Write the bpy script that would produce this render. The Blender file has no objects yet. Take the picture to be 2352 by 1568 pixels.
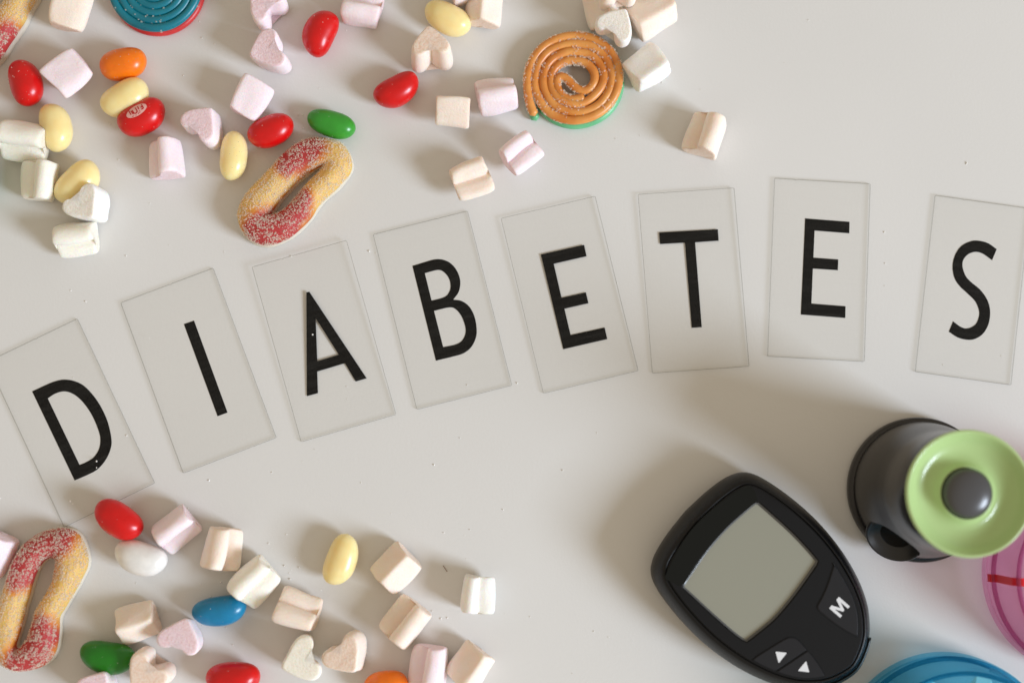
import bpy, bmesh, math, random
from mathutils import Vector, Matrix, Quaternion, noise
from mathutils.geometry import tessellate_polygon

random.seed(7)
C = bpy.context.scene.collection
SC = bpy.context.scene
R = math.radians

# ------------------------------------------------------------------ camera
W, H = 2352.0, 1568.0            # the pixel grid the photograph was measured on
FPX = W * 50.0 / 36.0            # 50 mm lens on a 36 mm sensor
NAD = Vector((1100.0, 1045.0))   # the table point straight under the lens
DEPTH = 0.4665                   # lens to table along the view axis
d_cam = Vector((NAD.x - W / 2, H / 2 - NAD.y, -FPX)).normalized()
q = d_cam.rotation_difference(Vector((0, 0, -1)))
view = q @ Vector((0, 0, -1))
CAM_Z = DEPTH * -view.z
cam_d = bpy.data.cameras.new('camera')
cam = bpy.data.objects.new('camera', cam_d)
C.objects.link(cam)
cam.location = (0, 0, CAM_Z)
cam.rotation_mode = 'QUATERNION'
cam.rotation_quaternion = q
cam_d.lens = 50; cam_d.sensor_width = 36; cam_d.sensor_fit = 'HORIZONTAL'
cam_d.clip_start = 0.01; cam_d.clip_end = 50
cam_d.dof.use_dof = True
cam_d.dof.focus_distance = DEPTH - 0.003
cam_d.dof.aperture_fstop = 4.5
SC.camera = cam


def P(x, y, z=0.0):
    """the point at height z that stands at picture position (x, y)"""
    r = q @ Vector((x - W / 2, H / 2 - y, -FPX))
    t = (z - CAM_Z) / r.z
    return Vector((0, 0, CAM_Z)) + r * t


# ------------------------------------------------------------------ light
world = bpy.data.worlds.new('World'); SC.world = world
world.use_nodes = True
bg = world.node_tree.nodes['Background']
bg.inputs['Color'].default_value = (1.0, 0.855, 0.665, 1)
bg.inputs['Strength'].default_value = 0.49


def area(name, azim, elev, dist, sx, sy, power, col):
    l = bpy.data.lights.new(name, 'AREA')
    l.shape = 'RECTANGLE'; l.size = sx; l.size_y = sy; l.energy = power; l.color = col
    o = bpy.data.objects.new(name, l); C.objects.link(o)
    tgt = P(1176, 784)
    dv = Vector((math.cos(R(azim)) * math.cos(R(elev)), math.sin(R(azim)) * math.cos(R(elev)), math.sin(R(elev))))
    o.location = tgt + dv * dist
    o.rotation_mode = 'QUATERNION'
    o.rotation_quaternion = dv.to_track_quat('Z', 'Y')
    return o


window = area('window_light', -25, 28.5, 3.0, 0.92, 1.02, 91, (0.775, 0.88, 1.02))

SC.view_settings.view_transform = 'Standard'
SC.view_settings.look = 'None'
SC.view_settings.exposure = 0.11
SC.view_settings.gamma = 1.0
SC.render.engine = 'CYCLES'
SC.render.resolution_x = 1024; SC.render.resolution_y = 682

# ------------------------------------------------------------------ materials
MATS = {}


def mat(name):
    m = bpy.data.materials.new(name); m.use_nodes = True
    MATS[name] = m
    nt = m.node_tree
    return m, nt, nt.nodes['Principled BSDF']


def add_bump(nt, bsdf, scale, strength, dist, detail=3.0, sock='Normal', rough=0.6):
    tc = nt.nodes.new('ShaderNodeTexCoord')
    n = nt.nodes.new('ShaderNodeTexNoise')
    n.inputs['Scale'].default_value = scale; n.inputs['Detail'].default_value = detail
    n.inputs['Roughness'].default_value = rough
    b = nt.nodes.new('ShaderNodeBump')
    b.inputs['Strength'].default_value = strength; b.inputs['Distance'].default_value = dist
    nt.links.new(tc.outputs['Object'], n.inputs['Vector'])
    nt.links.new(n.outputs['Fac'], b.inputs['Height'])
    nt.links.new(b.outputs['Normal'], bsdf.inputs[sock])
    return tc, n, b


def mottle(nt, bsdf, tc, c1, c2, scale, lo=0.35, hi=0.65, detail=4.0):
    n = nt.nodes.new('ShaderNodeTexNoise'); n.inputs['Scale'].default_value = scale
    n.inputs['Detail'].default_value = detail
    r = nt.nodes.new('ShaderNodeValToRGB')
    r.color_ramp.elements[0].position = lo; r.color_ramp.elements[0].color = (*c1, 1)
    r.color_ramp.elements[1].position = hi; r.color_ramp.elements[1].color = (*c2, 1)
    nt.links.new(tc.outputs['Object'], n.inputs['Vector'])
    nt.links.new(n.outputs['Fac'], r.inputs['Fac'])
    nt.links.new(r.outputs['Color'], bsdf.inputs['Base Color'])
    return r


def m_plain(name, col, rough=0.4, spec=0.5, coat=0.0, bump=None):
    m, nt, b = mat(name)
    b.inputs['Base Color'].default_value = (*col, 1)
    b.inputs['Roughness'].default_value = rough
    b.inputs['Specular IOR Level'].default_value = spec
    b.inputs['Coat Weight'].default_value = coat
    if bump: add_bump(nt, b, *bump)
    return m


def m_bean(name, col, sss=0.35, dark=None, clear=0.0):
    m, nt, b = mat(name)
    tc, n, bm_ = add_bump(nt, b, 350, 0.10, 0.0004, 2.0)
    dk = dark or tuple(c * 0.92 for c in col)
    mottle(nt, b, tc, dk, col, 260, 0.4, 0.6, 2.0)
    b.inputs['Roughness'].default_value = 0.30
    b.inputs['Specular IOR Level'].default_value = 0.4
    b.inputs['Subsurface Weight'].default_value = sss
    b.inputs['Subsurface Radius'].default_value = tuple(0.25 + 0.9 * c for c in col)
    b.inputs['Subsurface Scale'].default_value = 0.004
    b.inputs['Coat Weight'].default_value = 0.2
    b.inputs['Coat Roughness'].default_value = 0.2
    if clear:        # jelly that lets some tinted light through
        tr = nt.nodes.new('ShaderNodeBsdfTransparent'); tr.inputs['Color'].default_value = (*col, 1)
        mx = nt.nodes.new('ShaderNodeMixShader'); mx.inputs[0].default_value = clear
        nt.links.new(b.outputs[0], mx.inputs[1]); nt.links.new(tr.outputs[0], mx.inputs[2])
        nt.links.new(mx.outputs[0], nt.nodes['Material Output'].inputs['Surface'])
    return m


BEAN = {
    'red': m_bean('bean_red', (0.66, 0.003, 0.004), 0.35),
    'orange': m_bean('bean_orange', (0.90, 0.20, 0.004), 0.4),
    'yellow': m_bean('bean_yellow', (0.96, 0.77, 0.39), 0.85, (0.95, 0.74, 0.35)),
    'green': m_bean('bean_green', (0.04, 0.33, 0.03), 0.35),
    'dark_green': m_bean('bean_dark_green', (0.010, 0.20, 0.008), 0.3),
    'blue': m_bean('bean_blue', (0.004, 0.21, 0.40), 0.3),
    'white': m_bean('bean_white', (0.86, 0.84, 0.80), 0.4),
}


def m_marsh(name, col, dark, cut=False):
    m, nt, b = mat(name)
    tc, n, bm_ = add_bump(nt, b, *((1500, 0.55, 0.0008, 5.0) if cut else (1400, 0.5, 0.0006, 4.0)), rough=0.7)
    mottle(nt, b, tc, dark, col, *((1500, 0.30, 0.60, 4.0) if cut else (160, 0.25, 0.6, 3.0)))
    b.inputs['Roughness'].default_value = 0.85
    b.inputs['Specular IOR Level'].default_value = 0.2
    b.inputs['Subsurface Weight'].default_value = 0.3 if cut else 0.6
    b.inputs['Subsurface Radius'].default_value = (1.0, 0.62, 0.42)
    b.inputs['Subsurface Scale'].default_value = 0.0026
    b.inputs['Sheen Weight'].default_value = 0.15
    return m


MARSH = {
    'pink': m_marsh('marshmallow_pink', (0.95, 0.81, 0.84), (0.94, 0.78, 0.81)),
    'peach': m_marsh('marshmallow_peach', (0.955, 0.815, 0.715), (0.945, 0.77, 0.65)),
    'cream': m_marsh('marshmallow_cream', (0.96, 0.92, 0.83), (0.95, 0.90, 0.79)),
    'white': m_marsh('marshmallow_white', (0.96, 0.94, 0.89), (0.95, 0.92, 0.86)),
}
MARSH_CUT = {
    'pink': m_marsh('marshmallow_pink_cut', (0.90, 0.72, 0.75), (0.82, 0.59, 0.62), True),
    'peach': m_marsh('marshmallow_peach_cut', (0.93, 0.77, 0.65), (0.87, 0.64, 0.49), True),
    'cream': m_marsh('marshmallow_cream_cut', (0.95, 0.90, 0.79), (0.90, 0.82, 0.67), True),
    'white': m_marsh('marshmallow_white_cut', (0.95, 0.91, 0.84), (0.87, 0.80, 0.69), True),
}


def m_table():
    m, nt, b = mat('white_laminate')
    tc, n, bm_ = add_bump(nt, b, 1100, 0.10, 0.0004, 3.0)
    mottle(nt, b, tc, (0.695, 0.686, 0.665), (0.725, 0.715, 0.694), 9, 0.3, 0.7, 6.0)
    b.inputs['Roughness'].default_value = 0.42
    b.inputs['Specular IOR Level'].default_value = 0.35
    return m


def m_clear(name, tint, gloss_rough=0.08, fres=1.45, smudge=True):
    m, nt, b = mat(name)
    nt.nodes.remove(b)
    out = nt.nodes['Material Output']
    tr = nt.nodes.new('ShaderNodeBsdfTransparent'); tr.inputs['Color'].default_value = (*tint, 1)
    gl = nt.nodes.new('ShaderNodeBsdfGlossy'); gl.inputs['Roughness'].default_value = gloss_rough
    fr = nt.nodes.new('ShaderNodeFresnel'); fr.inputs['IOR'].default_value = fres
    mx = nt.nodes.new('ShaderNodeMixShader')
    ge = nt.nodes.new('ShaderNodeNewGeometry')      # mirror only where light enters the plastic from outside
    sb = nt.nodes.new('ShaderNodeMath'); sb.operation = 'SUBTRACT'; sb.inputs[0].default_value = 1.0
    ml_ = nt.nodes.new('ShaderNodeMath'); ml_.operation = 'MULTIPLY'
    nt.links.new(ge.outputs['Backfacing'], sb.inputs[1])
    nt.links.new(fr.outputs[0], ml_.inputs[0]); nt.links.new(sb.outputs[0], ml_.inputs[1])
    nt.links.new(ml_.outputs[0], mx.inputs[0])
    nt.links.new(tr.outputs[0], mx.inputs[1]); nt.links.new(gl.outputs[0], mx.inputs[2])
    last = mx
    if smudge:
        # fine scratches and finger marks in the acrylic
        tc = nt.nodes.new('ShaderNodeTexCoord')
        mp = nt.nodes.new('ShaderNodeMapping'); mp.inputs['Scale'].default_value = (60, 900, 60)
        n = nt.nodes.new('ShaderNodeTexNoise'); n.inputs['Scale'].default_value = 1.0; n.inputs['Detail'].default_value = 4
        rp = nt.nodes.new('ShaderNodeMapRange')
        rp.inputs[1].default_value = 0.45; rp.inputs[2].default_value = 0.8
        rp.inputs[3].default_value = 0.001; rp.inputs[4].default_value = 0.010
        df = nt.nodes.new('ShaderNodeBsdfDiffuse'); df.inputs['Color'].default_value = (0.72, 0.71, 0.68, 1)
        m2 = nt.nodes.new('ShaderNodeMixShader')
        nt.links.new(tc.outputs['Object'], mp.inputs[0]); nt.links.new(mp.outputs[0], n.inputs['Vector'])
        nt.links.new(n.outputs['Fac'], rp.inputs[0]); nt.links.new(rp.outputs[0], m2.inputs[0])
        nt.links.new(mx.outputs[0], m2.inputs[1]); nt.links.new(df.outputs[0], m2.inputs[2])
        last = m2
    nt.links.new(last.outputs[0], out.inputs['Surface'])
    return m


def m_tint(name, trans, body, mixf, rough=0.2):
    """tinted see-through plastic: part tinted transparency, part glossy coloured body"""
    m, nt, b = mat(name)
    out = nt.nodes['Material Output']
    b.inputs['Base Color'].default_value = (*body, 1)
    b.inputs['Roughness'].default_value = rough
    b.inputs['Subsurface Weight'].default_value = 0.0
    tr = nt.nodes.new('ShaderNodeBsdfTransparent'); tr.inputs['Color'].default_value = (*trans, 1)
    tl = nt.nodes.new('ShaderNodeBsdfTranslucent'); tl.inputs['Color'].default_value = (*body, 1)
    ms = nt.nodes.new('ShaderNodeMixShader'); ms.inputs[0].default_value = 0.35
    mx = nt.nodes.new('ShaderNodeMixShader'); mx.inputs[0].default_value = mixf
    nt.links.new(b.outputs[0], ms.inputs[1]); nt.links.new(tl.outputs[0], ms.inputs[2])
    nt.links.new(tr.outputs[0], mx.inputs[1]); nt.links.new(ms.outputs[0], mx.inputs[2])
    nt.links.new(mx.outputs[0], out.inputs['Surface'])
    return m


def m_sugar():
    m, nt, b = mat('sugar_crystal')
    out = nt.nodes['Material Output']
    b.inputs['Base Color'].default_value = (1.0, 0.95, 0.86, 1)
    b.inputs['Roughness'].default_value = 0.25
    b.inputs['Specular IOR Level'].default_value = 0.5
    tr = nt.nodes.new('ShaderNodeBsdfTransparent'); tr.inputs['Color'].default_value = (1.0, 0.99, 0.97, 1)
    tl = nt.nodes.new('ShaderNodeBsdfTranslucent'); tl.inputs['Color'].default_value = (1.0, 0.95, 0.86, 1)
    ms = nt.nodes.new('ShaderNodeMixShader'); ms.inputs[0].default_value = 0.4
    nt.links.new(b.outputs[0], ms.inputs[1]); nt.links.new(tl.outputs[0], ms.inputs[2])
    mx = nt.nodes.new('ShaderNodeMixShader'); mx.inputs[0].default_value = 0.34
    nt.links.new(tr.outputs[0], mx.inputs[1]); nt.links.new(ms.outputs[0], mx.inputs[2])
    nt.links.new(mx.outputs[0], out.inputs['Surface'])
    return m


def m_gummy_vc():
    m, nt, b = mat('sour_gummy')
    at = nt.nodes.new('ShaderNodeAttribute'); at.attribute_name = 'Col'
    nt.links.new(at.outputs['Color'], b.inputs['Base Color'])
    add_bump(nt, b, 1300, 0.5, 0.0007, 3.0)
    b.inputs['Roughness'].default_value = 0.42
    b.inputs['Subsurface Weight'].default_value = 0.45
    b.inputs['Subsurface Radius'].default_value = (1.0, 0.5, 0.2)
    b.inputs['Subsurface Scale'].default_value = 0.003
    tr = nt.nodes.new('ShaderNodeBsdfTransparent'); nt.links.new(at.outputs['Color'], tr.inputs['Color'])
    mx = nt.nodes.new('ShaderNodeMixShader'); mx.inputs[0].default_value = 0.26
    nt.links.new(b.outputs[0], mx.inputs[1]); nt.links.new(tr.outputs[0], mx.inputs[2])
    nt.links.new(mx.outputs[0], nt.nodes['Material Output'].inputs['Surface'])
    return m


def m_rope(name, col, dark):
    m, nt, b = mat(name)
    tc, n, bm_ = add_bump(nt, b, 500, 0.15, 0.0004, 2.0)
    mottle(nt, b, tc, dark, col, 120, 0.35, 0.65, 2.0)
    b.inputs['Roughness'].default_value = 0.36
    b.inputs['Subsurface Weight'].default_value = 0.3
    b.inputs['Subsurface Radius'].default_value = (1.0, 0.5, 0.3)
    b.inputs['Subsurface Scale'].default_value = 0.0016
    return m


M_TABLE = m_table()
M_ACRYL = m_clear('clear_acrylic', (0.992, 0.991, 0.987), 0.08, 1.28)
M_EDGE = m_clear('acrylic_cut_edge', (0.79, 0.79, 0.77), 0.2, 1.4, False)
M_LETTER = m_plain('letter_black', (0.0035, 0.0035, 0.0035), 0.5, 0.1, 0, (900, 0.12, 0.0003))
M_SUGAR = m_sugar()
M_GUMMY = m_gummy_vc()
M_FOAM = m_tint('foam_white', (0.95, 0.90, 0.78), (0.96, 0.92, 0.80), 0.93, 0.7)
M_ROPE_O = m_rope('rope_orange', (0.76, 0.34, 0.085), (0.62, 0.20, 0.03))
M_ROPE_G = m_rope('rope_green', (0.16, 0.52, 0.26), (0.12, 0.44, 0.20))
M_ROPE_T = m_rope('rope_teal', (0.003, 0.20, 0.27), (0.002, 0.16, 0.22))
M_ROPE_R = m_rope('rope_red', (0.66, 0.05, 0.05), (0.55, 0.03, 0.03))
M_SHELL = m_plain('meter_shell_black', (0.003, 0.003, 0.0033), 0.36, 0.30, 0, (2200, 0.10, 0.0003))
M_PANEL = m_plain('meter_panel_black', (0.004, 0.004, 0.0045), 0.48, 0.22, 0, (2600, 0.16, 0.0003))
M_BEZEL = m_plain('meter_bezel_gloss', (0.002, 0.004, 0.0045), 0.10, 0.3)
M_GROOVE_SHADE = m_plain('meter_groove_shade', (0.004, 0.004, 0.004), 0.7, 0.2)  # dark colour stands in for the shade around the buttons
M_BUTTON = m_plain('meter_button', (0.011, 0.011, 0.013), 0.45, 0.28, 0, (2600, 0.10, 0.0003))
M_LCD = m_plain('lcd_grey', (0.285, 0.285, 0.23), 0.30, 0.5, 0.3)
M_RIM = m_plain('screen_rim_grey', (0.10, 0.10, 0.10), 0.18, 0.6)
M_PRINT = m_plain('print_white', (0.75, 0.76, 0.78), 0.5, 0.3)
M_PORT = m_plain('port_dark', (0.004, 0.010, 0.010), 0.35, 0.5)
M_DEV = m_plain('device_charcoal', (0.020, 0.018, 0.017), 0.25, 0.45, 0, (900, 0.04, 0.0003))
M_DEV2 = m_plain('device_dark', (0.022, 0.021, 0.021), 0.22, 0.5)
M_NOZ = m_plain('nozzle_gloss', (0.020, 0.020, 0.021), 0.3, 0.45)
M_HOLE_SHADE = m_plain('device_hole_shade', (0.002, 0.002, 0.002), 0.6, 0.2)  # near-black colour stands in for the shade inside the nozzle
M_CAP = m_plain('cap_green', (0.44, 0.60, 0.26), 0.24, 0.5, 0.2)
M_KNOB = m_plain('knob_grey', (0.070, 0.070, 0.074), 0.28, 0.5)
M_PINK = m_tint('pink_plastic', (0.95, 0.83, 0.90), (0.80, 0.48, 0.60), 0.24)
M_BLUE = m_tint('blue_plastic', (0.74, 0.93, 0.98), (0.16, 0.56, 0.78), 0.18)
M_PINK2 = m_tint('pink_plastic_thick', (0.86, 0.58, 0.74), (0.66, 0.22, 0.44), 0.25)
M_BLUE2 = m_tint('blue_plastic_thick', (0.45, 0.78, 0.90), (0.02, 0.32, 0.52), 0.2)
M_STRIPE = m_plain('stripe_red', (0.80, 0.01, 0.03), 0.3)
M_DISC = m_plain('disc_pale', (0.40, 0.66, 0.70), 0.5)
M_IMPRINT = m_plain('imprint_pink', (0.80, 0.42, 0.38), 0.4)
M_CRUMB = m_plain('crumb_white', (0.86, 0.84, 0.80), 0.3)
M_FLECK = m_plain('fleck_brown', (0.22, 0.13, 0.07), 0.7)


# ------------------------------------------------------------------ helpers
def link(name, me, parent=None, material=None, smooth=True):
    o = bpy.data.objects.new(name, me); C.objects.link(o)
    if material: me.materials.append(material)
    if smooth:
        for p in me.polygons: p.use_smooth = True
    if parent: o.parent = parent
    return o


def from_data(name, v, f, parent=None, material=None, smooth=True):
    me = bpy.data.meshes.new(name); me.from_pydata([tuple(x) for x in v], [], f); me.update()
    bm = bmesh.new(); bm.from_mesh(me); bmesh.ops.recalc_face_normals(bm, faces=bm.faces); bm.to_mesh(me); bm.free()
    return link(name, me, parent, material, smooth)


def subsurf(o, n=2):
    s = o.modifiers.new('smooth', 'SUBSURF'); s.levels = n; s.render_levels = n


def empty(name, loc):
    o = bpy.data.objects.new(name, None); C.objects.link(o)
    o.empty_display_size = 0.01; o.location = loc
    return o


def tag(o, label, cat, group=None, kind=None):
    if label: o['label'] = label
    if cat: o['category'] = cat
    if group: o['group'] = group
    if kind: o['kind'] = kind
    return o


def spline(pts, n=8, closed=True):
    """Catmull-Rom through points; a point with a truthy third entry is a sharp corner"""
    out = []
    N = len(pts)
    segs = N if closed else N - 1
    for i in range(segs):
        p1 = pts[i]; p2 = pts[(i + 1) % N]
        p0 = pts[i - 1] if (closed or i > 0) else p1
        p3 = pts[(i + 2) % N] if (closed or i + 2 < N) else p2
        a, b, c, d = [Vector(p[:2]) for p in (p0, p1, p2, p3)]
        if len(p1) > 2 and p1[2]: a = b - (c - b)
        if len(p2) > 2 and p2[2]: d = c + (c - b)
        straight = len(p1) > 2 and p1[2] and len(p2) > 2 and p2[2]
        m = 1 if straight else n
        for k in range(m):
            t = k / m
            out.append(0.5 * ((2 * b) + (-a + c) * t + (2 * a - 5 * b + 4 * c - d) * t * t + (-a + 3 * b - 3 * c + d) * t ** 3))
    if not closed: out.append(Vector(pts[-1][:2]))
    return out


def resample(loop, n, closed=True):
    pts = list(loop) + ([loop[0]] if closed else [])
    L = [0.0]
    for a, b in zip(pts, pts[1:]): L.append(L[-1] + (b - a).length)
    out = []; j = 0
    for k in range(n):
        s = L[-1] * k / (n if closed else n - 1)
        while j < len(L) - 2 and L[j + 1] < s: j += 1
        t = (s - L[j]) / max(1e-12, L[j + 1] - L[j])
        out.append(pts[j].lerp(pts[j + 1], t))
    return out


def offset(loop, dist):
    """inset a counter-clockwise loop by dist (2D)"""
    out = []; n = len(loop)
    for i in range(n):
        t = (loop[(i + 1) % n] - loop[i - 1]).normalized()
        out.append(loop[i] + Vector((-t.y, t.x)) * dist)
    return out


def area2(loop):
    return 0.5 * sum(loop[i - 1].x * loop[i].y - loop[i].x * loop[i - 1].y for i in range(len(loop)))


def ccw(loop):
    return loop if area2(loop) > 0 else loop[::-1]


def plate_mesh(loops, z0, z1):
    """solid slab with holes: loops[0] outside, the others holes (2D Vectors)"""
    loops = [ccw(loops[0])] + [ccw(h)[::-1] for h in loops[1:]]
    flat = [p for l in loops for p in l]
    n = len(flat)
    tris = tessellate_polygon([[Vector((p.x, p.y, 0)) for p in l] for l in loops])
    v = [(p.x, p.y, z1) for p in flat] + [(p.x, p.y, z0) for p in flat]
    f = [t for t in tris] + [tuple(i + n for i in reversed(t)) for t in tris]
    s = 0
    for l in loops:
        m = len(l)
        for i in range(m):
            a = s + i; b = s + (i + 1) % m
            f.append((a, a + n, b + n, b))
        s += m
    return v, f


def lathe(prof, n=96, a0=0.0, a1=2 * math.pi):
    v = []; f = []
    full = abs(a1 - a0 - 2 * math.pi) < 1e-6
    cols = n if full else n + 1
    for r, z in prof:
        for k in range(cols):
            a = a0 + (a1 - a0) * k / n
            v.append((r * math.cos(a), r * math.sin(a), z))
    for i in range(len(prof) - 1):
        for k in range(n):
            b = (k + 1) % cols
            f.append((i * cols + k, i * cols + b, (i + 1) * cols + b, (i + 1) * cols + k))
    return v, f


def tube(path, rad, n=12, rz=None, cap=True):
    """round bar along a 3D path; path tangents stay near the table plane"""
    v = []; f = []
    N = len(path)
    for i, p in enumerate(path):
        t = (path[min(i + 1, N - 1)] - path[max(i - 1, 0)]).normalized()
        side = Vector((-t.y, t.x, 0)).normalized()
        up = t.cross(side) * -1
        if up.z < 0: up = -up
        r = rad(i / (N - 1)) if callable(rad) else rad
        for k in range(n):
            a = 2 * math.pi * k / n
            v.append(p + side * r * math.cos(a) + up * (r if rz is None else rz) * math.sin(a))
    for i in range(N - 1):
        for k in range(n):
            b = (k + 1) % n
            f.append((i * n + k, i * n + b, (i + 1) * n + b, (i + 1) * n + k))
    if cap:
        for i, s in ((0, -1), (N - 1, 1)):
            t = (path[min(i + 1, N - 1)] - path[max(i - 1, 0)]).normalized()
            v.append(path[i] + t * s * (rad(i / (N - 1)) if callable(rad) else rad) * 0.6)
            c = len(v) - 1
            for k in range(n): f.append((i * n + k, i * n + (k + 1) % n, c))
    return v, f


def crystals(name, spots, smin, smax, parent=None, material=None, seed=1, smooth=False):
    """many little sugar grains at (point, normal) spots, one mesh"""
    rnd = random.Random(seed)
    v = []; f = []
    base = [(-1, -1, -1), (1, -1, -1), (1, 1, -1), (-1, 1, -1), (-1, -1, 1), (1, -1, 1), (1, 1, 1), (-1, 1, 1)]
    fc = [(0, 3, 2, 1), (4, 5, 6, 7), (0, 1, 5, 4), (1, 2, 6, 5), (2, 3, 7, 6), (3, 0, 4, 7)]
    for p, nrm in spots:
        s = rnd.uniform(smin, smax) * 0.5
        qq = Quaternion((rnd.gauss(0, 1), rnd.gauss(0, 1), rnd.gauss(0, 1), rnd.gauss(0, 1))).normalized()
        sc = (s, s * rnd.uniform(0.7, 1.1), s * rnd.uniform(0.6, 1.3))
        o = len(v)
        for b in base:
            v.append(p + nrm * s * 0.4 + qq @ Vector((b[0] * sc[0], b[1] * sc[1], b[2] * sc[2])))
        f += [tuple(o + i for i in t) for t in fc]
    me = bpy.data.meshes.new(name); me.from_pydata([tuple(x) for x in v], [], f); me.update()
    o = link(name, me, parent, material, smooth)
    o['kind'] = 'stuff'
    return o


def Z(x0, y0, k):
    """positions read on an enlarged crop -> picture grid"""
    return lambda pts: [((x0 + p[0] / k) * 0.91875, (y0 + p[1] / k) * 0.91875) + tuple(p[2:]) for p in pts]


# ------------------------------------------------------------------ table
me = bpy.data.meshes.new('table_top')
v, f = plate_mesh([[Vector((-0.6, -0.5)), Vector((0.7, -0.5)), Vector((0.7, 0.6)), Vector((-0.6, 0.6))]], -0.02, 0.0)
table = from_data('table_top', v, f, None, M_TABLE, False)
table['kind'] = 'structure'

# ------------------------------------------------------------------ letter tiles
zD = Z(0, 740, 2.614); zA = Z(600, 560, 3.1357); zE = Z(1240, 460, 2.959); zS = Z(1900, 420, 2.8)
c = 1
TILES = [
    ('D', [(-35, 831), (181.7, 731.5), (359.2, 1109.4), (142.3, 1208.8)],
     [zD([(210, 622, c), (300, 580), (360, 556), (420, 545), (490, 556), (560, 595), (640, 690), (700, 810), (728, 930), (722, 1000), (690, 1070), (640, 1128), (580, 1163), (488, 1203, c)]),
      zD([(312, 668, c), (360, 637), (420, 622), (480, 640), (540, 690), (600, 775), (645, 880), (656, 940), (646, 1000), (612, 1052), (565, 1083), (520, 1102, c)])],
     'clear plastic tile with black letter D, under the red jelly bean', 0),
    ('I', [(273.5, 692), (490, 612), (636.5, 1007), (420.5, 1090)],
     [zD([(1202, 183, c), (1268, 160, c), (1487, 760, c), (1422, 784, c)])],
     'clear plastic tile with black letter I', 0),
    ('A', [(580, 611), (795, 551.5), (912, 953), (690, 1017)],
     [zA([(520, 535, c), (543, 530, c), (993, 1208, c), (907, 1233, c), (822, 1090, c), (605, 1155, c), (611, 1324, c), (524, 1348, c)]),
      zA([(593, 737, c), (774, 1023, c), (606, 1074, c)])],
     'clear plastic tile with black letter A, its upper edge lifted', 1.1),
    ('B', [(857, 535), (1073, 484), (1177, 886), (957, 942)],
     [zA([(1352, 328, c), (1450, 298), (1530, 277), (1600, 282), (1660, 315), (1705, 375), (1727, 450), (1715, 530), (1672, 592, c), (1740, 604), (1800, 650), (1840, 730), (1856, 830), (1846, 900), (1810, 967), (1750, 1013), (1660, 1040), (1536, 1070, c)]),
      zA([(1449, 385, c), (1550, 360), (1600, 378), (1640, 430), (1650, 500), (1625, 555), (1580, 580), (1502, 600, c)]),
      zA([(1521, 680, c), (1640, 653), (1690, 667), (1735, 720), (1765, 800), (1766, 860), (1740, 913), (1690, 943), (1593, 964, c)])],
     'clear plastic tile with black letter B', 0),
    ('E', [(1146, 497), (1370.6, 451.2), (1467.8, 854.2), (1247.3, 904.5)],
     [zE([(332, 521, c), (652, 450, c), (670, 534, c), (427, 590, c), (485, 841, c), (665, 801, c), (684, 881, c), (506, 922, c), (552, 1116, c), (804, 1061, c), (823, 1146, c), (498, 1221, c)])],
     'clear tile with black letter E, between the B and T tiles', 0.5),
    ('T', [(1462.2, 443.7), (1688.8, 430.4), (1723, 844.3), (1496.9, 857.3)],
     [zE([(1207, 359, c), (1641, 335, c), (1647, 419, c), (1473, 431, c), (1522, 1058, c), (1448, 1063, c), (1398, 434, c), (1214, 444, c)])],
     'clear plastic tile with black letter T', 0.4),
    ('E', [(1778, 406), (2001, 421), (1987, 834), (1762, 818)],
     [zS([(316, 353, c), (627, 377, c), (625, 457, c), (382, 438, c), (374, 627, c), (548, 640, c), (545, 715, c), (370, 704, c), (360, 948, c), (599, 967, c), (597, 1049, c), (286, 1025, c)])],
     'clear tile with black letter E, between the T and S tiles', 0),
    ('S', [(2142, 446), (2373, 477), (2328, 886), (2097, 855)],
     [zS([(1657, 568, c), (1600, 528), (1540, 510), (1480, 511), (1410, 545), (1365, 610), (1348, 690), (1362, 770), (1400, 828), (1450, 875), (1505, 930), (1530, 985), (1534, 1030), (1515, 1085), (1480, 1113), (1440, 1122), (1400, 1108), (1352, 1072, c),
          (1322, 1145, c), (1380, 1183), (1440, 1200), (1500, 1197), (1560, 1160), (1600, 1090), (1611, 1000), (1590, 920), (1540, 850), (1480, 800), (1440, 755), (1418, 690), (1425, 640), (1460, 602), (1510, 587), (1560, 600), (1625, 645, c)])],
     'clear plastic tile with black letter S at the right edge', 0),
]
TH = 0.0009
TW, TL = 0.0321, 0.0594
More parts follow.
